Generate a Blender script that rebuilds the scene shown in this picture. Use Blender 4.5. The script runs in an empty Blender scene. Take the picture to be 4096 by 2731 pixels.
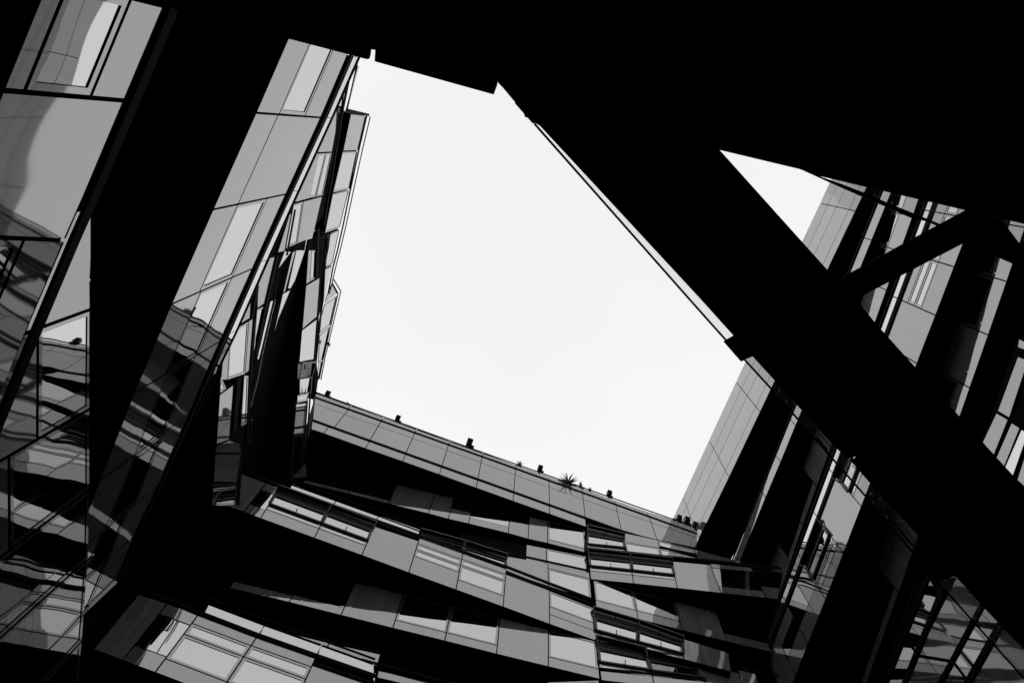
import bpy, math, random
from mathutils import Vector, Matrix
random.seed(4)
SC = bpy.context.scene
COL = SC.collection

# ------------------------------------------------------------------ camera
FPX, PW, PH = 2900.0, 4096.0, 2731.0            # focal length and picture size of the survey photograph
EYE = Vector((0, 0, 1.6))
def ray(p): return Vector(((p[0] - PW / 2) / FPX, -(p[1] - PH / 2) / FPX, -1.0))
_Z = ray((2190, 570)).normalized()              # zenith
_N = ray((1270, 1575)).cross(ray((2780, 2110))).normalized()
_X = _N.cross(_Z).normalized()
if _X.x < 0: _X = -_X
_Y = _Z.cross(_X)
ROT = Matrix((_X, _Y, _Z))                      # camera axes -> world axes
cam = bpy.data.cameras.new('camera'); cam.sensor_width = 36.0; cam.sensor_fit = 'HORIZONTAL'
cam.lens = FPX / PW * 36.0; cam.clip_start = 0.05; cam.clip_end = 2000
camo = bpy.data.objects.new('camera', cam); COL.objects.link(camo)
camo.matrix_world = Matrix.Translation(EYE) @ ROT.to_4x4()
SC.camera = camo

# ------------------------------------------------------------------ overcast sky and soft sun
SUN_EL, SUN_AZ = math.radians(40), math.radians(12)
world = bpy.data.worlds.new('World'); SC.world = world; world.use_nodes = True
wn = world.node_tree; wn.nodes.clear()
out = wn.nodes.new('ShaderNodeOutputWorld')
sky = wn.nodes.new('ShaderNodeTexSky'); sky.sky_type = 'NISHITA'; sky.sun_disc = False
sky.sun_elevation = SUN_EL; sky.sun_rotation = SUN_AZ; sky.dust_density = 1.0
bw = wn.nodes.new('ShaderNodeRGBToBW'); wn.links.new(sky.outputs[0], bw.inputs[0])
bg1 = wn.nodes.new('ShaderNodeBackground'); bg1.inputs[1].default_value = 0.03
wn.links.new(bw.outputs[0], bg1.inputs[0])
bg2 = wn.nodes.new('ShaderNodeBackground'); bg2.inputs[0].default_value = (0.80, 0.80, 0.80, 1); bg2.inputs[1].default_value = 1.0
wtc = wn.nodes.new('ShaderNodeTexCoord'); wno = wn.nodes.new('ShaderNodeTexNoise'); wno.inputs['Scale'].default_value = 1.6; wno.inputs['Detail'].default_value = 3.0
wmr = wn.nodes.new('ShaderNodeMapRange'); wmr.inputs[1].default_value = 0.3; wmr.inputs[2].default_value = 0.7; wmr.inputs[3].default_value = 0.83; wmr.inputs[4].default_value = 0.91
wn.links.new(wtc.outputs['Generated'], wno.inputs['Vector']); wn.links.new(wno.outputs[0], wmr.inputs[0]); wn.links.new(wmr.outputs[0], bg2.inputs[0])
add = wn.nodes.new('ShaderNodeAddShader')       # cloud deck over the clear sky
wn.links.new(bg1.outputs[0], add.inputs[0]); wn.links.new(bg2.outputs[0], add.inputs[1])
wn.links.new(add.outputs[0], out.inputs[0])
sun = bpy.data.lights.new('sun', 'SUN'); sun.energy = 0.5; sun.angle = math.radians(120); sun.color = (1, 1, 1)
suno = bpy.data.objects.new('sun', sun); COL.objects.link(suno)
suno.rotation_euler = (math.pi / 2 - SUN_EL, 0, math.pi - SUN_AZ)
suno.location = (0, 0, 60)
vs = SC.view_settings; vs.view_transform = 'Standard'; vs.look = 'None'; vs.exposure = 0.0; vs.gamma = 1.0; vs.use_curve_mapping = False
SC.cycles.max_bounces = 8; SC.cycles.glossy_bounces = 5; SC.cycles.transparent_max_bounces = 12; SC.cycles.diffuse_bounces = 3

# ------------------------------------------------------------------ materials (all neutral greys)
def mat(name, base, rough=0.5, ior=1.5, spec=0.5, wave=0.0, wscale=0.5, dirt=0.0, dscale=3.0, streak=False, var=0.0):
    m = bpy.data.materials.new(name); m.use_nodes = True
    nt = m.node_tree; b = nt.nodes['Principled BSDF']
    b.inputs['Base Color'].default_value = (base, base, base, 1); b.inputs['Roughness'].default_value = rough
    b.inputs['IOR'].default_value = ior; b.inputs['Specular IOR Level'].default_value = spec
    tc = nt.nodes.new('ShaderNodeNewGeometry')
    oi = nt.nodes.new('ShaderNodeObjectInfo')
    if wave:
        sp = nt.nodes.new('ShaderNodeVectorMath'); sp.operation = 'MULTIPLY_ADD'   # every pane has its own roller wave
        nt.links.new(oi.outputs['Random'], sp.inputs[0]); sp.inputs[1].default_value = (37, 53, 71); nt.links.new(tc.outputs['Position'], sp.inputs[2])
        n = nt.nodes.new('ShaderNodeTexNoise'); n.inputs['Scale'].default_value = wscale; n.inputs['Detail'].default_value = 1.0
        nt.links.new(sp.outputs[0], n.inputs['Vector'])
        bp = nt.nodes.new('ShaderNodeBump'); bp.inputs['Strength'].default_value = 1.0; bp.inputs['Distance'].default_value = wave
        nt.links.new(n.outputs[0], bp.inputs['Height']); nt.links.new(bp.outputs[0], b.inputs['Normal'])
    if dirt or var:
        n2 = nt.nodes.new('ShaderNodeTexNoise'); n2.inputs['Scale'].default_value = dscale; n2.inputs['Detail'].default_value = 6.0
        mp = nt.nodes.new('ShaderNodeMapping'); mp.inputs['Scale'].default_value = (1, 1, 0.12 if streak else 1)
        nt.links.new(tc.outputs['Position'], mp.inputs[0]); nt.links.new(mp.outputs[0], n2.inputs['Vector'])
        r = nt.nodes.new('ShaderNodeMapRange'); r.inputs[1].default_value = 0.35; r.inputs[2].default_value = 0.75
        r.inputs[3].default_value = 1 - dirt; r.inputs[4].default_value = 1 + dirt; nt.links.new(n2.outputs[0], r.inputs[0])
        r2 = nt.nodes.new('ShaderNodeMapRange'); r2.inputs[3].default_value = (1 - var) * base; r2.inputs[4].default_value = (1 + var) * base
        nt.links.new(oi.outputs['Random'], r2.inputs[0])
        mu = nt.nodes.new('ShaderNodeMath'); mu.operation = 'MULTIPLY'
        nt.links.new(r.outputs[0], mu.inputs[0]); nt.links.new(r2.outputs[0], mu.inputs[1])
        nt.links.new(mu.outputs[0], b.inputs['Base Color'])
    return m
def glass(name, tint=0.92, ior=1.5, dirt=0.0):
    m = bpy.data.materials.new(name); m.use_nodes = True; nt = m.node_tree; nt.nodes.clear()
    o = nt.nodes.new('ShaderNodeOutputMaterial'); t = nt.nodes.new('ShaderNodeBsdfTransparent'); t.inputs[0].default_value = (tint, tint, tint, 1)
    g = nt.nodes.new('ShaderNodeBsdfGlossy'); g.inputs['Roughness'].default_value = 0.01
    fr = nt.nodes.new('ShaderNodeFresnel'); fr.inputs[0].default_value = ior
    mx = nt.nodes.new('ShaderNodeMixShader')
    bf = nt.nodes.new('ShaderNodeNewGeometry'); sb = nt.nodes.new('ShaderNodeMath'); sb.operation = 'SUBTRACT'; sb.inputs[0].default_value = 1.0
    ml = nt.nodes.new('ShaderNodeMath'); ml.operation = 'MULTIPLY'          # the leaving face adds no second mirror
    nt.links.new(bf.outputs['Backfacing'], sb.inputs[1]); nt.links.new(sb.outputs[0], ml.inputs[0]); nt.links.new(fr.outputs[0], ml.inputs[1])
    nt.links.new(ml.outputs[0], mx.inputs[0]); nt.links.new(t.outputs[0], mx.inputs[1]); nt.links.new(g.outputs[0], mx.inputs[2])
    last = mx
    if dirt:
        d = nt.nodes.new('ShaderNodeBsdfDiffuse'); d.inputs[0].default_value = (0.4, 0.4, 0.4, 1)
        tr = nt.nodes.new('ShaderNodeBsdfTranslucent'); tr.inputs[0].default_value = (0.5, 0.5, 0.5, 1)
        ad = nt.nodes.new('ShaderNodeAddShader'); nt.links.new(d.outputs[0], ad.inputs[0]); nt.links.new(tr.outputs[0], ad.inputs[1])
        geo = nt.nodes.new('ShaderNodeNewGeometry')
        n = nt.nodes.new('ShaderNodeTexNoise'); n.inputs['Scale'].default_value = 22; n.inputs['Detail'].default_value = 3
        nt.links.new(geo.outputs['Position'], n.inputs['Vector'])
        r = nt.nodes.new('ShaderNodeMapRange'); r.inputs[1].default_value = 0.60; r.inputs[2].default_value = 0.78; r.inputs[3].default_value = 0.004; r.inputs[4].default_value = dirt
        nt.links.new(n.outputs[0], r.inputs[0])
        m2 = nt.nodes.new('ShaderNodeMixShader'); nt.links.new(r.outputs[0], m2.inputs[0]); nt.links.new(mx.outputs[0], m2.inputs[1]); nt.links.new(ad.outputs[0], m2.inputs[2])
        last = m2
    nt.links.new(last.outputs[0], o.inputs[0])
    return m
SPAN = mat('spandrel_glass', 0.12, 0.03, 3.05, 0.5, wave=0.008, wscale=0.8, dirt=0.22, dscale=5, streak=True, var=0.22)
PANE = mat('window_pane', 0.003, 0.012, 6.0, 0.5, wave=0.008, wscale=0.8)
BRIGHT = mat('coated_glass', 0.05, 0.02, 7.0, 0.5, wave=0.004, wscale=0.5)
FRAME = mat('window_edge_frit', 0.05, 0.03, 3.2, 0.5, wave=0.006, wscale=0.55)
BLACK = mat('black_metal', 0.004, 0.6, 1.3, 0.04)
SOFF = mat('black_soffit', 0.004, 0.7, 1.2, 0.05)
SASH = mat('sash_metal', 0.012, 0.35, 1.4, 0.4)
STEEL = mat('bright_metal', 0.45, 0.3, 1.5, 0.5)
CLEAR = glass('clear_glass', 0.94, 1.5, dirt=0.18)
BALU = glass('balustrade_glass', 0.78, 1.7, dirt=0.08)
PAVE = mat('paving', 0.09, 0.8, 1.4, 0.3, dirt=0.25, dscale=1.2)
LEAF = mat('leaf', 0.035, 0.5, 1.4, 0.4, dirt=0.2, dscale=8)
LAMP = mat('lamp_housing', 0.01, 0.5, 1.4, 0.3)

# ------------------------------------------------------------------ survey crops -> photograph pixels -> points
CR = dict(A=(0, 0, 2), B=(0, 784, 2), C=(700, 1000, 3), D=(700, 1500, 3), E=(0, 1568, 2.351), F=(900, 1850, 2), G=(300, 2200, 2),
          H=(1400, 2200, 2), I=(2000, 1850, 2), J=(2200, 2200, 2), K=(3000, 1500, 2.1451), L=(3000, 2100, 2.146), M=(2700, 500, 1.6848),
          N=(2600, 1200, 1.568), O=(3200, 1200, 1.96), P=(1200, 100, 2.352), Q=(1000, 150, 2.09), R=(1100, 1400, 2.6133), S=(2000, 1700, 2.6133),
          T=(700, 800, 1.5675), X=(0, 0, 1))
def c(k, *xy):
    o = CR[k]; return [(o[0] + xy[i] / o[2], o[1] + xy[i + 1] / o[2]) for i in range(0, len(xy), 2)]

class Wall:                                       # a vertical plane through (x, y), running at an azimuth, normal towards the court
    def __init__(s, x, y, az):
        a = math.radians(az); s.p = Vector((x, y, 0)); s.t = Vector((math.cos(a), math.sin(a), 0)); n = Vector((-s.t.y, s.t.x, 0))
        s.n = n if n.dot(-s.p) > 0 else -n
    def hit(s, q, off=0.0):
        if len(q) == 3: return Vector(q) + s.n * off
        d = ROT @ ray(q); o = s.p + s.n * off
        return EYE + d * (o.dot(s.n) / d.dot(s.n))
    def uv(s, v): return (v - s.p).dot(s.t), v.z
    def at(s, u, z): w = s.p + s.t * u; return Vector((w.x, w.y, z))
def level(q, z):                                  # a point on a horizontal plane, z above the eye
    d = ROT @ ray(q); return EYE + d * (z / d.z)

# ------------------------------------------------------------------ mesh helpers
def wloc(o):
    v = Vector((0, 0, 0))
    while o is not None: v += o.location; o = o.parent
    return v
def mesh(name, verts, faces, m, parent=None, bevel=0):
    cen = sum(verts, Vector((0, 0, 0))) / len(verts)
    me = bpy.data.meshes.new(name); me.from_pydata([tuple(v - cen) for v in verts], [], faces); me.materials.append(m); me.update()
    o = bpy.data.objects.new(name, me); COL.objects.link(o)
    o.location = cen - (wloc(parent) if parent else Vector((0, 0, 0))); o.parent = parent
    return o
def thing(name, label, cat, loc, group=None):
    o = bpy.data.objects.new(name, None); COL.objects.link(o); o.location = loc; o.empty_display_size = 0.5
    o['label'] = label; o['category'] = cat
    if group: o['group'] = group
    return o
def orient(pts, n):                               # order so that the polygon faces n
    a = Vector((0, 0, 0))
    for i in range(len(pts)): a += pts[i].cross(pts[(i + 1) % len(pts)])
    return pts if a.dot(n) > 0 else pts[::-1]
def prism(name, pts, back, m, parent):            # front polygon pts, extruded by the vector back
    pts = orient(pts, -back); k = len(pts)
    vs_ = list(pts) + [p + back for p in pts]
    fs = [tuple(range(k)), tuple(range(2 * k - 1, k - 1, -1))]
    for i in range(k): j = (i + 1) % k; fs.append((j, i, k + i, k + j))
    o = mesh(name, vs_, fs, m, parent)
    if m in (SPAN, PANE, BRIGHT):                 # sides and back coloured black, so joints stay dark instead of catching sky
        o.data.materials.append(BLACK); o.data.polygons.foreach_set('material_index', [0] + [1] * (len(fs) - 1))
    return o
def inset2(uv, d):
    k = len(uv); A = sum(uv[i][0] * uv[(i + 1) % k][1] - uv[(i + 1) % k][0] * uv[i][1] for i in range(k))
    if A < 0: uv = uv[::-1]
    L = []
    for i in range(k):
        (x0, y0), (x1, y1) = uv[i], uv[(i + 1) % k]; l = math.hypot(x1 - x0, y1 - y0) or 1e-6
        nx, ny = -(y1 - y0) / l, (x1 - x0) / l; L.append((x0 + nx * d, y0 + ny * d, (x1 - x0) / l, (y1 - y0) / l))
    res = []
    for i in range(k):
        x0, y0, a0, b0 = L[i - 1]; x1, y1, a1, b1 = L[i]; den = a0 * b1 - b0 * a1
        if abs(den) < 1e-4: res.append((x1, y1)); continue
        t = ((x1 - x0) * b1 - (y1 - y0) * a1) / den; res.append((x0 + a0 * t, y0 + b0 * t))
    return res
def area(uv): return 0.5 * abs(sum(uv[i][0] * uv[(i + 1) % len(uv)][1] - uv[(i + 1) % len(uv)][0] * uv[i][1] for i in range(len(uv))))
def panel(b, w, pts, kind, off=0.0, gap=0.016, name=None):
    """pts: 3-D points on wall w (or pixels). kind S spandrel, W framed window, X plain pane, G coated glass, B balustrade"""
    P3 = [w.hit(p, 0) if not isinstance(p, Vector) else p for p in pts]
    uv = inset2([w.uv(p) for p in P3], gap)
    if area(uv) < 0.004: return None
    f = lambda q, o: [w.at(u, z) + w.n * (off + o) for u, z in q]
    if kind == 'S': return prism(name or 'spandrel_panel', f(uv, 0.0), -w.n * 0.03, SPAN, b)
    if kind == 'X': return prism(name or 'glass_panel', f(uv, -0.005), -w.n * 0.025, PANE, b)
    if kind == 'G': return prism(name or 'coated_panel', f(uv, 0.0), -w.n * 0.025, BRIGHT, b)
    if kind == 'B': return prism(name or 'balustrade_glass', f(uv, 0.0), -w.n * 0.02, BALU, b)
    if kind == 'W':
        inn = inset2(uv, min(0.055, 0.16 * math.sqrt(area(uv))))
        if len(inn) != len(uv) or area(inn) > area(uv): return prism(name or 'glass_panel', f(uv, 0), -w.n * 0.025, PANE, b)
        k = len(uv); base = uv if sum(uv[i][0] * uv[(i + 1) % k][1] - uv[(i + 1) % k][0] * uv[i][1] for i in range(k)) > 0 else uv[::-1]
        v = f(base, 0) + f(inn, 0) + f(base, -0.03) + f(inn, -0.03); fs = []
        for i in range(k):
            j = (i + 1) % k; fs += [(i, j, k + j, k + i), (k + i, k + j, 3 * k + j, 3 * k + i), (j, i, 2 * k + i, 2 * k + j)]
        fo = mesh(name or 'window', v, fs, FRAME, b); fo.data.materials.append(BLACK); fo.data.polygons.foreach_set('material_index', [0, 1, 1] * k)  # inner and outer frame sides black as well, so no edge catches sky
        prism('pane', f(inn, -0.012), -w.n * 0.012, PANE, fo)
        return fo
def ring(name, q, qi, nn, th, m, parent):          # flat frame between loops q and qi, thickness th along nn
    k = len(q); v = list(q) + list(qi) + [p - nn * th for p in q] + [p - nn * th for p in qi]; fs = []
    for i in range(k):
        j = (i + 1) % k
        fs += [(i, j, k + j, k + i), (2 * k + j, 2 * k + i, 3 * k + i, 3 * k + j), (j, i, 2 * k + i, 2 * k + j), (k + i, k + j, 3 * k + j, 3 * k + i)]
    return mesh(name, v, fs, m, parent)
def awning(b, w, pts, hinge=.40, foot=.80, out=.13):
    """projected sash: it has slid down its bay, a dark panel standing in for the unlit gap above, under a lip that stands out on two arms"""
    a, d2, e, g = [w.hit(p) if not isinstance(p, Vector) else p for p in pts]
    if a.z < g.z: a, d2, e, g = g, e, d2, a
    L = lambda f: (a.lerp(g, f), d2.lerp(e, f))
    (h0, h1), (f0, f1) = L(hinge), L(foot)
    u = (h1 - h0).normalized(); fr = 0.06; vz = (f0 - h0).normalized()
    prism('dark_gap_panel', [p - w.n * .03 for p in (a, d2, h1, h0)], -w.n * .03, SASH, b)  # opaque dark sheet put in for the shade inside the opening
    panel(b, w, [f0, f1, e, g], 'W')
    q = [h0, h1, f1, f0]; qi = [h0 + u * fr + vz * fr * .4, h1 - u * fr + vz * fr * .4, f1 - u * fr - vz * fr, f0 + u * fr - vz * fr]
    s = ring('awning_window', [p + w.n * .05 for p in q], [p + w.n * .05 for p in qi], w.n, .09, SASH, b)
    prism('pane', [p + w.n * .012 for p in qi], -w.n * .02, PANE, s)
    mid = (f0 + f1) / 2
    bar3('handle', mid - vz * .02 + w.n * .06, mid - vz * .20 + w.n * .08, .011, SASH, s)
    l0, l1 = a - u * .03, d2 + u * .03
    prism('lip', [l0 + w.n * out, l1 + w.n * out, l1 + w.n * out + vz * .05, l0 + w.n * out + vz * .05], -w.n * (out - .01), SASH, s)
    for f in (.5, .72): bar3('cross_bar', a.lerp(h0, f) - w.n * .025, d2.lerp(h1, f) - w.n * .025, .012, SASH, s)
    m0 = (a + d2) / 2; bar3('centre_bar', m0 - w.n * .02, m0.lerp((h0 + h1) / 2, .5) - w.n * .02, .010, BLACK, s)
    for p_, q_ in ((l0, h0), (l1, h1)): bar3('stay_arm', p_ + w.n * (out - .02) + vz * .03, q_ + w.n * .03, .016, SASH, s)
    for p_, q_ in ((h0, f0), (h1, f1)): bar3('jamb', p_ + w.n * .03, q_ + w.n * .06, .022, SASH, s)
    return s
def bar3(name, p, q, r, m, parent, up=Vector((0, 0, 1)), r2=None):
    d = (q - p).normalized(); s = d.cross(up)
    if s.length < 1e-3: s = d.cross(Vector((1, 0, 0)))
    s.normalize(); t = s.cross(d).normalized(); r2 = r2 or r
    v = [e + s * (a * r) + t * (b_ * r2) for e in (p, q) for a, b_ in ((-1, -1), (1, -1), (1, 1), (-1, 1))]
    return mesh(name, v, [(3, 2, 1, 0), (4, 5, 6, 7), (0, 1, 5, 4), (1, 2, 6, 5), (2, 3, 7, 6), (3, 0, 4, 7)], m, parent)
def rail(b, w, pts, width=0.1, depth=0.1, off=0.0, m=None, name='rail'):
    depth = min(depth, .035)
    P3 = [w.hit(p) if not isinstance(p, Vector) else p for p in pts]
    for i in range(len(P3) - 1):
        p, q = P3[i], P3[i + 1]; d = (q - p).normalized(); s = d.cross(w.n).normalized() * (width / 2)
        prism(name, [p + s + w.n * (off + depth), q + s + w.n * (off + depth), q - s + w.n * (off + depth), p - s + w.n * (off + depth)], -w.n * depth, m or BLACK, b)
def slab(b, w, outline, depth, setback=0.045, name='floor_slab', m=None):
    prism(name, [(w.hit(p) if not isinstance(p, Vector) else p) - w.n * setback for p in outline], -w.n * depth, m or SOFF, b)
def rows(s):
    r = [(k[0], float(k[1:])) if len(k) > 1 else (k, 1.0) for k in s.split()]; t = sum(x for _, x in r); return [(k, x / t) for k, x in r]
def ribbon(b, w, top, bot, bays, depth=1.0, off=0.0, gap=0.016, backing=True):
    """top/bot: joint points (pixels) or a height above the eye; bays: one row pattern per bay, top to bottom"""
    if isinstance(top, (int, float)): B3 = [w.hit(p) for p in bot]; T3 = [Vector((p.x, p.y, EYE.z + top)) for p in B3]
    elif isinstance(bot, (int, float)): T3 = [w.hit(p) for p in top]; B3 = [Vector((p.x, p.y, EYE.z + bot)) for p in T3]
    else: T3 = [w.hit(p) for p in top]; B3 = [w.hit(p) for p in bot]
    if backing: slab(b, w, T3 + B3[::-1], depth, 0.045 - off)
    for i, spec in enumerate(bays):
        f0 = 0.0
        for k, fr in rows(spec):
            f1 = f0 + fr
            q = [T3[i].lerp(B3[i], f0), T3[i + 1].lerp(B3[i + 1], f0), T3[i + 1].lerp(B3[i + 1], f1), T3[i].lerp(B3[i], f1)]
            if k == 'O': awning(b, w, q)
            elif k != '-': panel(b, w, q, k, off, gap)
            f0 = f1
    return T3, B3
def lerp2(a, b, t): return (a[0] + (b[0] - a[0]) * t, a[1] + (b[1] - a[1]) * t)

# ================================================================== the court
mesh('courtyard_paving', [Vector((-70, -70, 0)), Vector((70, -70, 0)), Vector((70, 70, 0)), Vector((-70, 70, 0))], [(0, 1, 2, 3)], PAVE)['kind'] = 'structure'

# ================================================================== centre building
KX, KY = 6.34, 12.7
CB_ = thing('office_building', 'glass office building with stepped floor bands and open windows across the end of the court', 'building', (3, 13, 0))
wA = Wall(KX, KY, 0.0); wB = Wall(KX, KY + .13, 173.7); wC = Wall(KX, KY, 1.2); wD = Wall(KX, KY, 174.1); wM = Wall(KX, KY, 174.3); wN = Wall(KX, KY + .13, 171.0); wE = Wall(KX, KY, 2.4)
# parapet band
t1 = c('R', 420, 442, 795, 578, 1137, 703, 1482, 825, 1826, 950, 2172, 1073) + c('S', 163, 415, 507, 535, 850, 655, 1195, 780, 1538, 900, 2005, 1055)
b1 = c('R', 420, 492, 770, 612, 1110, 738, 1466, 862, 1815, 987, 2167, 1110) + c('S', 163, 458, 513, 578, 862, 705, 1205, 825, 1550, 950, 2060, 1130)
ribbon(CB_, wA, t1, b1, ['S'] * 11, depth=0.3)
t2 = c('R', 415, 497, 765, 625, 1108, 745, 1460, 868, 1812, 992, 2165, 1115) + c('S', 163, 462, 512, 585, 863, 710, 1210, 830, 1560, 955, 2065, 1140)
b2 = c('R', 395, 725, 622, 803, 995, 937, 1370, 1070, 1745, 1207, 2122, 1340) + c('S', 145, 690, 517, 825, 890, 955, 1268, 1100, 1640, 1195, 2055, 1280)
ribbon(CB_, wA, t2, b2, ['S.27 S.73'] * 11, depth=1.5)
t3 = c('R', 390, 733, 565, 795, 992, 945, 1370, 1080, 1745, 1215, 2120, 1350) + c('S', 145, 700, 518, 835, 890, 965, 1262, 1105)
b3 = c('R', 380, 825, 510, 868, 945, 1025, 1333, 1160, 1718, 1297, 2103, 1437) + c('S', 135, 790, 517, 925, 900, 1060, 1268, 1142)
ribbon(CB_, wA, t3, b3, ['S'] * 8 , depth=2.6)
rail(CB_, wA, [t1[0], t1[5], t1[-1]], .05, .06, name='parapet_rail'); rail(CB_, wA, [lerp2(b1[0], t2[0], .5), lerp2(b1[5], t2[5], .5), lerp2(b1[-1], t2[-1], .5)], .055, .06)
rail(CB_, wA, [t3[0], t3[5], c('S', 1262, 1103)[0]], .10, .10); rail(CB_, wA, c('S', 1262, 1103, 2352, 1425), .10, .10)
# recessed band below it
ribbon(CB_, wB, 24.86, c('F', 625, 160, 990, 247, 1308, 326, 1628, 405, 1787, 448, 1948, 485, 2265, 562) + c('I', 225, 607, 382, 642, 695, 720),
       ['X.86 S.14', 'X.86 S.14', 'S', 'S', 'X.5 S.5', 'X.72 S.28', 'X.4 S.6', 'S', 'W.85 S.15'], depth=1.6)
# window row behind the middle rail
ribbon(CB_, wN, 23.0, c('I', -330, 640, -130, 700, 50, 750, 205, 790, 370, 830, 706, 905), ['-', '-', '-', 'S', 'W'], depth=1.2)
# middle strip
tm = c('F', 1570, 545, 1915, 640) + c('I', 50, 747, 383, 803, 714, 877); bm = c('F', 1570, 640, 1900, 760) + c('I', 45, 870, 388, 985, 735, 1100)
ribbon(CB_, wM, tm, bm, ['O', 'O', 'S', 'S.22 W.78'], depth=0.9)
rail(CB_, wM, c('F', 1575, 552, 2250, 722) + c('I', 383, 795, 714, 868), .10, .12)
# lower proud band
tc_ = c('F', 130, 88, 330, 162, 430, 200, 840, 352, 1200, 487, 1555, 603, 1902, 727, 2250, 848) + c('H', 1593, 283, 1940, 420)
bc_ = c('F', -60, 315, 150, 392, 285, 443, 715, 600, 1095, 738, 1470, 877, 1847, 1013, 2225, 1150) + c('H', 1597, 588, 1970, 722)
ribbon(CB_, wC, tc_, bc_, ['S', 'S.25 X.5 S.25', 'O.72 S.28', 'O.72 S.28', '-.09 S.91', 'S.16 W.18 W.2 S.46', 'S.15 W.18 W.41 S.26', '-.12 S.88', '-.14 W.42 S.2 S.24'], depth=2.4)
rail(CB_, wC, c('F', 130, 62, 330, 140, 430, 185, 860, 343, 1560, 590, 2250, 835) + c('H', 1593, 268, 1938, 397), .13, .12)
rail(CB_, wC, c('F', 1205, 482, 1552, 612), .09, .10); rail(CB_, wC, c('H', 1252, 182, 1592, 308, 1940, 432), .09, .10)
tb = c('F', 545, 158, 900, 287, 1240, 408, 1565, 523); bb = c('F', 522, 190, 868, 325, 1212, 450, 1553, 572)
for i in range(3): panel(CB_, wC, [tb[i], tb[i + 1], bb[i + 1], bb[i]], 'X', -.05)
rail(CB_, wC, c('F', 250, 47, 545, 150, 1240, 400, 1565, 520), .035, .05)
panel(CB_, wC, c('F', 1265, 407, 1582, 480, 1565, 520, 1240, 408), 'X', -.4)
rail(CB_, wC, c('F', 1165, 372, 1585, 476), .03, .04, -.4)
# second recessed band
ribbon(CB_, wD, 18.27, c('F', 35, 1000, 512, 1113, 928, 1217, 1342, 1320, 1758, 1422, 2172, 1527) + c('H', 1587, 928, 1998, 1027),
       ['X.8 S.2', 'X.78 S.22', 'S', 'W.78 S.22', 'W.78 S.22', 'S', 'W.75 S.25'], depth=2.0)
# lowest proud band
te = c('G', 510, 350, 740, 425, 985, 515, 1455, 692, 1925, 857, 2400, 1022); be = c('G', 145, 790, 380, 880, 640, 975, 1140, 1165, 1690, 1370, 2230, 1540)
ribbon(CB_, wE, te, be, ['S', 'S.2 X.55 S.25', 'S.16 W.2 W.42 S.22', 'S.16 W.2 W.42 S.22', '-.1 S.9'], depth=2.4)
rail(CB_, wE, c('G', 520, 318, 740, 395, 985, 500, 1455, 680, 1925, 845, 2400, 1010), .11, .12); rail(CB_, wE, c('G', 1905, 905, 2400, 1075), .08, .1)
tg = c('G', 1080, 402, 1530, 570, 1983, 732, 2400, 882); bg_ = c('G', 1030, 498, 1478, 660, 1940, 828, 2400, 990)
for i in range(3): panel(CB_, wE, [tg[i], tg[i + 1], bg_[i + 1], bg_[i]], 'X', -.05)
rail(CB_, wE, c('G', 820, 295, 1530, 563, 1985, 725, 2400, 875), .04, .05)
th = c('G', 1430, 488, 1642, 540, 2070, 647) + c('H', 283, 742); bh = c('G', 1430, 515, 1625, 582, 2035, 730) + c('H', 255, 835)
for i in range(3): panel(CB_, wE, [th[i], th[i + 1], bh[i + 1], bh[i]], 'S', -.35)
rail(CB_, wE, c('G', 1190, 425, 1640, 533, 2070, 640) + c('H', 290, 735), .03, .04, -.35)
rail(CB_, wE, c('H', 120, 800, 700, 955, 1150, 1048, 1600, 1150), .06, .1, -.3)
panel(CB_, wE, c('H', 265, 870, 705, 970, 690, 1030, 255, 925), 'S', -.35); panel(CB_, wE, c('H', 708, 975, 1150, 1070, 1150, 1125, 695, 1040), 'S', -.35)
panel(CB_, wE, c('H', 210, 930, 235, 920, 222, 1000, 200, 995), 'G', -.2)
# right-hand wing of the centre building, past the crease
wP = Wall(KX, KY, 175.2); w2 = Wall(KX, KY, 165.2); w3 = Wall(KX, KY, 174.8); w4 = Wall(KX, KY, 170); w5 = Wall(KX, KY, 173.3); w6 = Wall(KX, KY, 166.1)
ribbon(CB_, wP, c('I', 980, 558, 1262, 618, 1555, 692, 1858, 772, 2100, 830), c('I', 1015, 712, 1290, 745, 1585, 775, 1870, 805, 2110, 850), ['S.5 W.5', 'W.42 -.12 W.46', 'S', 'S'], depth=1.2)
rail(CB_, wP, c('I', 1282, 672, 1575, 748), .06, .07)
ribbon(CB_, wP, c('I', 700, 515, 985, 582), c('I', 692, 690, 1005, 712), ['O'], depth=.9)
ribbon(CB_, w2, c('I', 705, 703, 1040, 740, 1370, 777, 1680, 806, 2010, 838, 2265, 868), c('I', 725, 930, 1068, 964, 1420, 1002, 1768, 1040, 2130, 1080, 2225, 1090),
       ['O.72 S.28', 'O.72 S.28', '-.05 S.95', 'S.15 X.63 S.22', '-.12 X.5 S.38'], depth=2.2)
rail(CB_, w2, c('I', 690, 683, 1020, 718, 1340, 753, 1670, 783, 2010, 822, 2250, 845), .10, .10)
ribbon(CB_, w3, 21.40, c('I', 770, 1163, 1105, 1248, 1460, 1338, 1815, 1428, 2175, 1512), ['W.72 S.28', 'W.72 S.28', 'S', 'X.72 S.28'], depth=1.8)
ribbon(CB_, w4, c('J', 350, 470, 705, 575, 1060, 705, 1430, 820), c('J', 365, 690, 700, 780, 1070, 870, 1450, 970), ['O', 'O', 'S'], depth=1.0)
ribbon(CB_, w5, c('J', 370, 663, 745, 763, 1130, 860, 1505, 953, 1640, 985), c('J', 395, 950, 820, 1010, 1250, 1060, 1530, 1100, 1700, 1130), ['S.14 O.86', 'S.2 O.8', '-.1 S.9', 'S'], depth=1.4)
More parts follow.
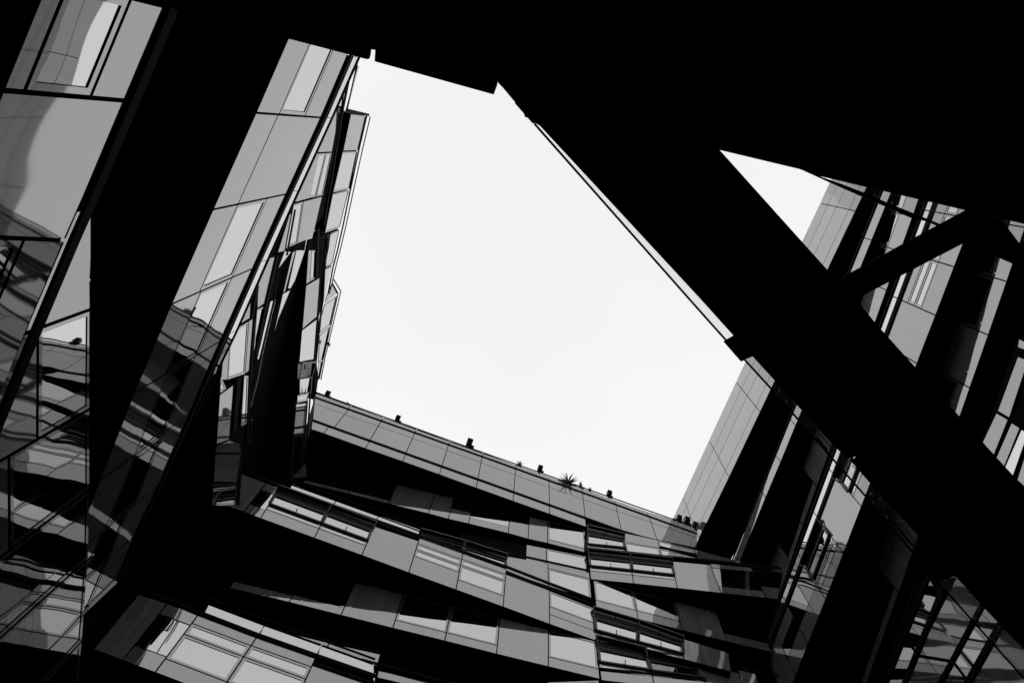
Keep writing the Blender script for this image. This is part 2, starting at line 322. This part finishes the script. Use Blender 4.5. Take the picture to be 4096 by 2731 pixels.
rail(CB_, w5, c('J', 370, 652, 740, 753, 1125, 848, 1500, 941, 1820, 1010), .06, .1); rail(CB_, w5, c('J', 1135, 880, 1512, 975), .07, .1)
ribbon(CB_, w6, c('J', 400, 962, 820, 1005, 1245, 1048, 1600, 1085), c('J', 410, 1038, 832, 1085, 1260, 1135, 1620, 1180), ['S', 'S', 'S'], depth=1.6)
rail(CB_, w6, c('J', 395, 948, 820, 993, 1250, 1040), .07, .1)
panel(CB_, w5, c('H', 1580, 1052, 1990, 1037, 2000, 1120, 1590, 1120), 'W')

# ================================================================== right-hand building
RB = thing('office_building', 'tall glass building with long diagonal bands on the right of the court', 'building', (13, 3, 0))
r0 = Wall(11.6, 6.0, 89.7); r1 = Wall(12.6, 12.2, 85.2); r2 = Wall(13.43, 10.0, 81.4); r3 = Wall(12.2, 11.7, 82.3); r4 = Wall(13.1, 9.9, 79.1); r5 = Wall(12.0, 8.8, 80.0)
t0 = [(3617, 92), (3505, 330), (3392, 570), (3280.5, 813), (3168, 1051), (3056, 1289), (2944, 1526.5), (2836, 1760), (2731, 1988), (2640, 2185)]
d0 = [(3802, 43), (3675, 310), (3548, 577), (3421, 844), (3294, 1111), (3167, 1379), (3040, 1646), (2916, 1907), (2797, 2150), (2690, 2370)]
ribbon(RB, r0, t0, d0, ['S.25 S.25 S.34 S.16'] * 9, depth=1.6)
ribbon(RB, r1, 27.45, [(3725, 375), (3665, 520), (3605, 667), (3545, 815), (3486, 960), (3425, 1110), (3365, 1260), (3305, 1405), (3243, 1552), (3182, 1700), (3122, 1846), (3062, 1988), (3005, 2128), (2957, 2247), (2920, 2340)],
       ['-.73 S.27'] * 14, depth=1.4, backing=False)
r1a = Wall(13.3, 12.2, 85.2)
ribbon(RB, r1a, 27.4, [(3755, 375), (3695, 520), (3635, 667), (3575, 815), (3516, 960), (3455, 1110), (3395, 1260), (3335, 1405), (3273, 1552), (3212, 1700), (3152, 1846), (3092, 1988), (3035, 2128), (2987, 2247), (2950, 2340)], ['S'] * 14, depth=.8)
zr1 = r1.hit((3122, 1846)).z
q1 = [r1.hit(p) for p in ((3725, 375), (2920, 2340))]
slab(RB, r1, [Vector((p.x, p.y, zr1 + .62)) for p in q1] + [Vector((p.x, p.y, zr1)) for p in q1[::-1]], 1.6)
rail(RB, r1, [Vector((p.x, p.y, zr1 + .64)) for p in q1], .10, .03)
ribbon(RB, r2, 25.35, [(3860, 260), (3810, 410), (3755, 565), (3700, 720), (3650, 865), (3600, 1005), (3545, 1160), (3490, 1315), (3435, 1470), (3380, 1625), (3324, 1785), (3267, 1944), (3212, 2098), (3161, 2249), (3120, 2370)],
       ['S', 'W.5 S.5', 'S', 'W.5 S.5', 'W.45 S.55', 'W.45 S.55', 'S', 'S', 'S', 'S', 'S', 'X.76 S.24', 'X.8 S.2', 'S'], depth=1.6)
z3 = r3.hit((3277, 2078)).z - EYE.z
bj3 = [(4040, 485), (3965, 680), (3890, 875), (3816, 1067), (3741.6, 1261), (3667, 1453), (3593, 1640), (3520, 1830), (3445, 2024), (3373, 2211), (3302, 2395.5), (3231, 2575), (3182, 2701), (3140, 2800)]
T3_, B3_ = ribbon(RB, r3, z3, bj3, ['S', 'S.3 W.3 S.4', 'S.3 W.3 S.4', 'S.2 W.2 W.2 S.4', 'S', 'S', 'S', 'O.7 S.3', 'S', 'O.6 W.18 S.22', 'X.6 S.4', 'S.3 X.3 S.4', 'S'], depth=2.0)
rail(RB, r3, [T3_[0] + Vector((0, 0, .08)), T3_[-1] + Vector((0, 0, .08))], .18, .12)
z3g = r3.hit((3254, 2041)).z - EYE.z
G0 = [p + Vector((0, 0, .20)) for p in T3_]; G1 = [Vector((p.x, p.y, EYE.z + z3g)) for p in T3_]
for i in range(len(G0) - 1): panel(RB, r3, [G0[i], G0[i + 1], G1[i + 1], G1[i]], 'G')
rail(RB, r3, [G1[0] + Vector((0, 0, .05)), G1[-1] + Vector((0, 0, .05))], .08, .12)
zb3 = B3_[5].z - EYE.z
ribbon(RB, r4, zb3 - .05, [(4250, 475), (4175, 692), (4100, 910), (4026.5, 1126), (3952.5, 1340), (3878.6, 1551), (3807, 1756), (3736, 1960), (3665, 2165), (3594, 2370), (3524, 2568), (3455, 2765)],
       ['S', 'W.5 S.5', 'W.5 S.5', 'W.6 S.4', 'S', 'W.6 S.4', 'S', 'S', 'S', 'X.8 S.2', 'X.8 S.2'], depth=2.0)
# lowest band in the corner of the picture
panel(RB, r5, c('L', 1532, 450, 1615, 580, 1420, 1070, 1338, 965), 'X'); panel(RB, r5, c('L', 1332, 985, 1412, 1085, 1290, 1400, 1165, 1400), 'X')
panel(RB, r5, c('L', 1775, 440, 1985, 660, 1745, 1160, 1440, 1110), 'S'); panel(RB, r5, c('L', 1435, 1125, 1740, 1175, 1620, 1400, 1330, 1400), 'S')
panel(RB, r5, c('L', 2005, 695, 2140, 838, 1862, 1315, 1755, 1170), 'G'); panel(RB, r5, c('L', 1745, 1182, 1850, 1318, 1820, 1400, 1630, 1400), 'G')
panel(RB, r5, c('L', 2172, 875, 2480, 1180, 2480, 1400, 1880, 1400), 'S')
rail(RB, r5, c('L', 1440, 480, 1125, 1390), .05, .25); rail(RB, r5, c('L', 1540, 425, 1165, 1370), .06, .2)
rail(RB, r5, c('L', 1655, 550, 1320, 1380), .14, .15); rail(RB, r5, c('L', 2000, 680, 1620, 1385), .10, .12); rail(RB, r5, c('L', 2155, 850, 1850, 1390), .14, .12)
slab(RB, r5, c('L', 1440, 480, 1560, 400, 1760, 400, 2550, 1200, 2550, 1420, 1100, 1420), 2.0)
for q, k in ((c('O', 1715, 300, 1775, 330, 1775, 400, 1705, 372), 'S'), (c('O', 1708, 440, 1790, 470, 1640, 925, 1548, 870), 'S'), (c('O', 1540, 882, 1632, 935, 1518, 1220, 1430, 1115), 'S'),
             (c('O', 1658, 958, 1725, 1000, 1600, 1310, 1535, 1240), 'S'), (c('O', 1735, 1010, 1790, 1040, 1670, 1380, 1605, 1310), 'G'), (c('O', 1775, 1180, 1830, 1240, 1800, 1500, 1700, 1410), 'S')):
    panel(RB, r5, q, k)
slab(RB, r5, c('O', 1800, 250, 1690, 300, 1400, 1130, 1500, 1300, 1900, 1600, 2000, 700), 1.6)

# ================================================================== left-hand building
LB = thing('office_building', 'faceted glass building with tilted bands reflecting the court on the left', 'building', (-8, 5, 0))
l1 = Wall(-4.7, 8.46, 96.5); l2a = Wall(-3.67, 3.0, 96.0); l2b = Wall(-4.69, 5.0, 86.0); ld = Wall(-5.05, 9.0, 76.5); lf = Wall(-4.85, 11.0, 75.5); lp = Wall(-5.68, 12.47, 82.2); lc = Wall(-6.27, 5.3, 82.0); lp2 = Wall(-6.35, 6.0, 85.0)
tl = [(1460, 60), (1283, 471), (1143, 777), (1010, 1074), (877, 1366), (757, 1655), (640, 1935), (560, 2120), (470, 2330)]
bl = [(1215, 15), (1025, 452), (853, 838), (687, 1216), (537, 1572), (398, 1925), (280, 2230), (200, 2450), (120, 2660)]
ribbon(LB, l1, tl, bl, ['S.3 W.4 S.3', 'S.71 S.29', 'S.3 W.41 S.29', 'S.3 W.39 S.31', 'S.33 W.33 S.34', 'S.33 W.33 S.34', 'S.4 W.3 S.3', 'S.4 W.3 S.3'], depth=3.2, gap=.017)
rail(LB, l1, [(1478, 70), (1400, 222), (1294, 470), (1157, 770), (1026, 1060), (897, 1349), (770, 1640), (650, 1915), (560, 2100), (475, 2310)], .13, .12)
gl = [(1480, 70), (1411, 224), (1306, 468), (1170, 762), (1042, 1044), (917, 1331), (850, 1489), (770, 1675)]; gr = [(1495, 70), (1427, 226), (1320, 470), (1186, 762), (1062, 1039), (939, 1321), (871, 1461), (790, 1650)]
for i in range(7): panel(LB, l1, [gr[i], gr[i + 1], gl[i + 1], gl[i]], 'G', .02, .006)
rail(LB, l1, [(1500, 70), (1433, 228), (1325, 470), (1191, 764), (1067, 1042), (943, 1323), (876, 1463), (796, 1652)], .045, .06)
# lower left bands
ribbon(LB, l2a, [(664, 27), (507, 404), (265, 962), (20, 1535), (-170, 2000)], [(195, -92), (10, 362), (-225, 940), (-460, 1500), (-700, 2000)], ['S.35 W.51 S.14', 'S', 'S.4 W.6', 'S'], depth=1.0, gap=.02)
rail(LB, l2a, [(685, 30), (527, 404), (366, 784), (286, 964), (120, 1360), (52, 1530), (-140, 2000)], .125, .14)
ribbon(LB, l2b, [(367, 832), (366, 1236), (361, 1634), (361, 1955), (355, 2230), (330, 2560), (300, 2900)], 4.2, ['S', 'W.22 S.78', 'W.32 S.68', 'W.4 S.6', 'W.4 S.6', 'W.4 S.6'], depth=2.0, gap=.025)
# upper facade: backing walls first
slab(LB, lp2, c('Q', 843, 640, 972, 655, 752, 1593, 627, 1636), .5, .06)
slab(LB, lp, c('T', 958, 217, 1034, 184) + c('C', 1930, 0, 1890, 200, 1800, 600, 1745, 800, 1735, 1020, 1720, 1380, 1735, 1560) + c('D', 1700, 300) + c('C', 1690, 1310, 1700, 830, 1735, 330, 1800, 0), .5, .06)
def slab_to(b, w, outline, w2, off, setback=.06, name='floor_slab'):   # slab running back to another wall
    F = orient([w.hit(p) - w.n * setback for p in outline], w.n); k = len(F)
    Bk = [p - w.n * max(.04, ((p - w2.p).dot(w2.n) + off) / w.n.dot(w2.n)) for p in F]
    fs = [tuple(range(k)), tuple(range(2 * k - 1, k - 1, -1))] + [((i + 1) % k, i, k + i, k + (i + 1) % k) for i in range(k)]
    return mesh(name, F + Bk, fs, SOFF, b)
slab_to(LB, lf, c('T', 846, 250, 960, 215) + c('C', 1735, 330, 1700, 830, 1690, 1310) + c('D', 1640, 0, 1590, 700, 1560, 1240, 1380, 1250, 1480, 0), lc, .12)
slab(LB, ld, c('C', 910, 592, 897, 818, 935, 822, 885, 1450) + c('D', 885, 0, 868, 600, 800, 1562, 440, 1562, 550, 0) + c('C', 570, 1330, 655, 1130, 755, 910), .5, .06)
slab(LB, lc, c('Q', 895, 165, 800, 620, 640, 1500) + c('T', 850, 230) + c('C', 1600, 0) + c('D', 1480, 0, 1390, 1240, 900, 1215, 872, 1562, 440, 1562, 550, 0) + c('C', 570, 1330) + [(943, 1323), (1067, 1042), (1191, 764), (1325, 470), (1430, 230)], 2.6, 0.12)
def pl(w, k, kind, *xy, **kw): return panel(LB, w, c(k, *xy), kind, **kw)
pl(lp2, 'Q', 'S', 845, 640, 970, 655, 905, 945, 780, 950); pl(lp2, 'Q', 'W', 776, 955, 900, 950, 835, 1270, 695, 1300)
pl(lp2, 'Q', 'W', 693, 1306, 830, 1272, 752, 1593, 627, 1636); panel(LB, lp, c('T', 958, 217, 1034, 184) + c('C', 1890, 176, 1805, 218), 'W')
pl(lc, 'Q', 'X', 800, 385, 845, 300, 770, 580, 725, 575); pl(lc, 'Q', 'S', 720, 590, 752, 590, 683, 958, 548, 965)
pl(lc, 'Q', 'S', 545, 968, 575, 968, 500, 1345, 365, 1383); pl(lc, 'Q', 'W', 575, 968, 640, 965, 550, 1335, 495, 1346); pl(lc, 'Q', 'W', 640, 965, 685, 962, 607, 1322, 553, 1335)
pl(lc, 'T', 'W', 745, 25, 805, 8, 765, 275, 692, 308); pl(lc, 'T', 'S', 807, 8, 922, -22, 862, 236, 767, 274)
pl(lp2, 'Q', 'G', 905, 235, 918, 240, 812, 615, 800, 620)
rail(LB, lp2, c('Q', 903, 170, 805, 612), .06, .08); rail(LB, lp2, c('Q', 862, 165, 775, 590, 615, 1568), .14, .1)
rail(LB, lp2, c('Q', 805, 605, 990, 648), .09, .3); rail(LB, lp2, c('Q', 972, 655, 905, 945, 835, 1275, 775, 1568) + c('C', 1945, 0, 1890, 210, 1830, 530), .11, .12)
rail(LB, lp2, c('Q', 995, 660, 928, 945, 860, 1255, 795, 1560) + c('C', 1968, 0, 1930, 140, 1840, 520), .035, .05, .03)
pl(lp, 'C', 'X', 1800, 232, 1885, 190, 1800, 600, 1770, 625)
pl(lp, 'C', 'S', 1885, 405, 1950, 522, 1800, 640, 1825, 545); pl(lp, 'C', 'W', 1800, 650, 1945, 545, 1865, 900, 1738, 1010, 1757, 800)
pl(lp, 'C', 'W', 1737, 1022, 1860, 915, 1780, 1310, 1722, 1365); pl(lp, 'C', 'X', 1722, 1372, 1776, 1325, 1740, 1560, 1715, 1560)
rail(LB, lp, c('C', 1885, 400, 1952, 522, 1865, 905, 1770, 1330, 1728, 1540), .05, .08); rail(LB, lp, c('C', 1890, 350, 1978, 492, 1885, 880, 1790, 1275, 1737, 1555), .04, .05, .03)
rail(LB, lf, c('C', 1800, 0, 1770, 600, 1730, 860, 1690, 1310), .12, .12)
pl(lf, 'C', 'S', 1603, 0, 1640, 0, 1617, 385, 1575, 410); pl(lf, 'C', 'W', 1640, 0, 1690, 0, 1690, 340, 1620, 382)
rail(LB, lf, c('C', 1715, -260, 1690, 335), .22, .2, name='open_sash')
pl(lf, 'C', 'S', 1575, 425, 1735, 332, 1700, 800, 1530, 947); pl(lf, 'C', 'X', 1527, 962, 1700, 832, 1663, 1312, 1495, 1345)
awning(LB, lf, c('C', 1490, 1350, 1655, 1330) + c('D', 1590, 310, 1465, 335))
pl(lf, 'D', 'W', 1455, 345, 1575, 332, 1545, 705, 1425, 715); pl(lf, 'D', 'W', 1422, 722, 1540, 712, 1515, 1180, 1392, 1215)
rail(LB, lf, c('D', 1635, 0, 1590, 600, 1560, 1000), .10, .12)
pl(lf, 'D', 'S', 1425, 1215, 1570, 1050, 1585, 1225, 1395, 1240)
# sloping bays between the soffits
pl(lc, 'C', 'S', 1125, 95, 1195, 80, 1085, 635, 988, 698, 1005, 340); pl(lc, 'C', 'W', 985, 712, 1100, 650, 965, 1215, 943, 1232)
pl(lc, 'C', 'G', 1147, 612, 1188, 600, 1003, 1322, 988, 1305); pl(ld, 'C', 'S', 910, 592, 897, 818, 755, 910)
pl(ld, 'C', 'S', 573, 1335, 655, 1130, 630, 1558, 552, 1562); pl(ld, 'C', 'W', 657, 1120, 750, 930, 885, 850, 840, 1490, 720, 1530, 632, 1560); pl(ld, 'C', 'S', 887, 848, 935, 822, 885, 1450, 843, 1485)
pl(lc, 'C', 'S', 1410, 30, 1450, 0, 1320, 500, 1297, 518); pl(lc, 'C', 'X', 1460, 0, 1565, 0, 1440, 370, 1385, 468, 1357, 465); pl(lc, 'C', 'X', 1297, 525, 1388, 476, 1240, 830, 1180, 1050)
pl(lc, 'C', 'X', 1240, 230, 1400, 20, 1320, 10)
rail(LB, lc, c('C', 1225, 60, 1090, 640, 965, 1250), .16, .12); rail(LB, lc, c('C', 1250, 80, 1175, 570), .05, .12); rail(LB, lc, c('C', 985, 430, 915, 820), .16, .12)
rail(LB, lc, c('C', 950, 820, 915, 1300, 895, 1560) + c('D', 865, 600, 830, 1000), .14, .12); rail(LB, lc, c('C', 1195, 590, 1060, 1150, 980, 1560) + c('D', 900, 380), .02, .05, m=STEEL)
rail(LB, lc, c('T', 742, 58, 690, 345), .10, .03, .04, name='open_sash'); panel(LB, lc, c('T', 715, 90, 735, 70, 690, 320, 640, 330), 'S', .02)
rail(LB, ld, c('D', 760, 30, 700, 690), .26, .22, name='open_sash')
pl(ld, 'D', 'W', 548, 0, 620, 160, 540, 225); pl(ld, 'D', 'S', 538, 235, 700, 115, 650, 775, 500, 830); pl(ld, 'D', 'W', 830, 0, 883, 0, 860, 590, 790, 620)
pl(ld, 'D', 'S', 498, 845, 650, 780, 780, 820, 795, 940, 485, 935); pl(ld, 'D', 'S', 483, 945, 790, 945, 740, 1290, 465, 1280); pl(ld, 'D', 'W', 460, 1295, 740, 1295, 720, 1570, 440, 1570)
pl(lc, 'D', 'W', 890, 550, 935, 515, 915, 795, 865, 805)
rail(LB, lc, c('D', 895, 485, 950, 495, 925, 800, 895, 1200, 870, 1570), .04, .08)
# solid cores behind the bands, down to the ground
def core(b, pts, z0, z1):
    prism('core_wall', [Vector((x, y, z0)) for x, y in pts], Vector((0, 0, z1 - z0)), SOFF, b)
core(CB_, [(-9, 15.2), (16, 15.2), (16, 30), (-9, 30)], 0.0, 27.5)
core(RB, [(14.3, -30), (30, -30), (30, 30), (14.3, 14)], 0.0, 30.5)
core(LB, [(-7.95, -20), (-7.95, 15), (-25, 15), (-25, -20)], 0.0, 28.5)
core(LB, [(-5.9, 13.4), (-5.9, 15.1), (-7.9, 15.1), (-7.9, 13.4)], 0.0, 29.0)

# ================================================================== black canopy, footbridge, strut and glass edges
ZC = 8.0
CAN = thing('entrance_canopy', 'huge black soffit of the overhanging building at the top of the picture', 'canopy', (0, -6, 0))
def plate(name, b, pix, z, th, m=SOFF, extra=()):
    pts = [level(p, z) if len(p) == 2 else Vector(p) for p in pix]
    a = sum(pts[i].x * pts[(i + 1) % len(pts)].y - pts[(i + 1) % len(pts)].x * pts[i].y for i in range(len(pts)))
    if a < 0: pts = pts[::-1]
    return prism(name, pts, Vector((0, 0, -th)), m, b)
zc = EYE.z + ZC
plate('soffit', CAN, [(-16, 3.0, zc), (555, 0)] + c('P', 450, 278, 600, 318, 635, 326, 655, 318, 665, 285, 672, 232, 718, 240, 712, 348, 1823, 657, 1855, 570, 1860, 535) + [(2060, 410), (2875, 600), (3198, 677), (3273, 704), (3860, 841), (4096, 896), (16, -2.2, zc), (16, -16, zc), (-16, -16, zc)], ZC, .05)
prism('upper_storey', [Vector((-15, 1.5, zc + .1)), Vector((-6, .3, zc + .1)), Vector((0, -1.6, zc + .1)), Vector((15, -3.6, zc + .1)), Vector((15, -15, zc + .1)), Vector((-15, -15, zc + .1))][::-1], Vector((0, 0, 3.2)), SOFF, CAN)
for x, y in ((-14, -14), (14, -14), (-5, -14), (5, -14)):
    bar3('column', Vector((x, y, 0)), Vector((x, y, zc - .05)), .3, BLACK, CAN)
BR = thing('footbridge', 'black underside of a footbridge crossing diagonally overhead with glass edge', 'bridge', (2.5, .6, zc - .06))
near = [(1990, 330)] + c('P', 2035, 722, 2020, 738, 2105, 835, 2120, 872, 2138, 872, 2190, 930, 2215, 925) + [(2160, 505)] + c('N', 322, 0, 522, 222, 475, 248, 460, 260, 565, 380, 595, 365, 637, 347) \
    + c('K', 205, 40, 660, 540, 815, 700, 925, 680, 865, 738, 1025, 920, 1320, 1240, 1443, 1380, 1545, 1490) + c('L', 1420, 265, 1395, 235, 1500, 370, 1585, 478, 1680, 440, 1745, 413, 1765, 440, 1880, 565, 2140, 840, 2352, 1060, 2600, 1330)
far = [(4400, 2290), (4096, 1952), (3930, 1770), (3838, 1668), (3659, 1469), (3498, 1291), (3437, 1216), (3448, 1177), (3345, 1122), (2875, 600), (2400, 480)]
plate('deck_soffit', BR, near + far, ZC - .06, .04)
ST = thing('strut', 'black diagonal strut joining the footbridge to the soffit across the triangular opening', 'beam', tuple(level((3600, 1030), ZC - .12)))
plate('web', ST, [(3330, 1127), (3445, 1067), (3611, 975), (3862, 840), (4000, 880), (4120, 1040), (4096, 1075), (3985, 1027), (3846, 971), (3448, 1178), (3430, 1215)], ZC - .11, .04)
# frame of the triangular glass and its panes
plate('frame_bar', CAN, c('M', 838, 296, 1040, 388, 1260, 485, 1415, 550, 1590, 628, 1785, 668, 2170, 888, 2352, 962, 2352, 925, 1820, 690, 1600, 605, 1420, 520, 1270, 455, 1125, 400, 965, 343), ZC - .005, .02, BLACK)
plate('glass_pane', CAN, c('M', 1120, 373, 1955, 573, 1800, 680, 1590, 608, 1280, 460), ZC - .02, .015, CLEAR)
plate('glass_pane', CAN, c('M', 1990, 560, 2400, 660, 2400, 945, 1900, 720), ZC - .02, .015, CLEAR)
# glass edge strips of the bridge
def strip(name, pix, m=CLEAR): return plate(name, BR, pix, ZC - .03, .02, m)
strip('edge_glass', c('P', 2218, 922) + c('N', 322, 0, 520, 223, 475, 247, 255, 0) + c('P', 2205, 930))
strip('edge_glass', c('N', 637, 347, 1110, 865, 1240, 985, 1190, 1045, 590, 370))
strip('edge_glass', c('K', 865, 738, 1025, 920, 1443, 1380, 1400, 1520, 1020, 1070, 800, 835))
strip('edge_glass', c('L', 1765, 440, 1880, 565, 2140, 840, 2400, 1110, 2400, 1360, 1610, 478, 1680, 440))
def edge(pts, r=.012):
    P3 = [level(p, ZC - .02) for p in pts]
    for i in range(len(P3) - 1): bar3('edge_trim', P3[i], P3[i + 1], r, BLACK, BR)
edge(c('P', 2205, 930) + c('N', 252, 0, 475, 250)); edge(c('N', 590, 370, 755, 550, 1190, 1045) + c('K', 1020, 1070, 1400, 1525)); edge(c('L', 1605, 475, 1925, 835, 2400, 1365)); edge(c('K', 560, 520, 660, 640)); edge(c('K', 1180, 1215, 1410, 1470))

# ================================================================== floodlights on the parapet
def flood(px, label, s=1.0, turn=0.0, w=wA):
    p = w.hit(px, -.12)
    t = thing('floodlight', label, 'floodlight', p, 'floodlights along the roof edge'); t.rotation_euler = (0, 0, turn)
    def bx(nm, x0, x1, y0, y1, z0, z1, par, m=LAMP, tilt=0):
        v = [Vector((x, y, z)) for x in (x0, x1) for y in (y0, y1) for z in (z0, z1)]
        R_ = Matrix.Rotation(tilt, 3, 'X'); v = [R_ @ q * s for q in v]
        me = bpy.data.meshes.new(nm); me.from_pydata([tuple(q) for q in v], [], [(0, 1, 3, 2), (4, 6, 7, 5), (0, 4, 5, 1), (2, 3, 7, 6), (0, 2, 6, 4), (1, 5, 7, 3)]); me.materials.append(m)
        o = bpy.data.objects.new(nm, me); COL.objects.link(o); o.parent = par; return o
    bx('bracket', -.05, .05, -.05, .05, -.1, .12, t); bx('yoke', -.10, .10, -.02, .02, .08, .2, t)
    h = bx('housing', -.12, .12, -.16, .10, .12, .40, t, tilt=.35); bx('lens', -.10, .10, -.18, -.161, .15, .37, h, BLACK, tilt=.35)
    bx('driver_box', .08, .24, -.06, .06, .10, .22, t)
    return t
order = ['nearest the left building', 'second from the left building', 'third from the left building, the widest one', 'between the small shrub and the spiky plant', 'right of the spiky plant and shrubs',
         'first of the cluster at the right corner', 'middle of the cluster at the right corner', 'last of the cluster against the right building']
for i, (px, s) in enumerate(zip([(1303, 1590), (1585, 1688), (1872, 1788), (2157, 1888), (2435, 1989), (2716, 2088), (2747, 2098), (2780, 2115)], (.8, .8, 1.0, .8, .8, .8, .9, .8))):
    flood(px, 'black floodlight on the glass parapet, ' + order[i], s)

# ================================================================== roof plants
def blades(name, p, n, ln, wd, parent=None, spread=1.0, sep=True):
    proto = None
    for i in range(n):
        a = random.uniform(0, 2 * math.pi); e = math.radians(random.uniform(-25, 88)) if spread > .8 else math.radians(random.uniform(20, 88)); l = ln * random.uniform(.75, 1.15)
        if proto is None:
            pts = [(0, -wd, 0), (0, wd, 0), (.5, wd * .8, .01), (.5, -wd * .8, .01), (1, 0, -.02), (.5, 0, -.012), (0, 0, -.015)]
            me = bpy.data.meshes.new(name); me.from_pydata(pts, [], [(0, 6, 5, 3), (6, 1, 2, 5), (3, 5, 4), (5, 2, 4)]); me.materials.append(LEAF); proto = me
        o = bpy.data.objects.new(name, proto); COL.objects.link(o); o.parent = parent; o.scale = (l, 1, 1); o.rotation_euler = (random.uniform(-.4, .4), -e, a)
def shrub(px, label, n, ln, w=wA, off=-.15):
    t = thing('roof_plant', label, 'plant', w.hit(px, off), 'plants along the roof edge')
    blades('leaf', None, n, ln, .03, t, .5)
    return t
yu = thing('yucca', 'spiky yucca plant leaning over the glass parapet', 'plant', wA.hit((2272, 1930), .05))
blades('leaf', None, 60, .5, .022, yu, 1.0)
bar3('stem', yu.location + Vector((0, .1, -.5)), yu.location, .03, LEAF, yu)
shrub((2077, 1862), 'small leafy shrub on the parapet left of the spiky yucca', 26, .28); shrub((2325, 1950), 'low leafy shrub just right of the spiky yucca', 26, .28)
shrub((2362, 1963), 'trailing low shrub on the parapet before the next floodlight', 18, .2); shrub((1391, 1616), 'tiny weed on the parapet near the left building', 8, .16)
shrub((1312, 1378), 'tiny weed sprouting from the left building roof edge', 14, .2, lp, .2)
shrub((2698, 2082), 'small weed beside the floodlight cluster at the right corner', 12, .18)
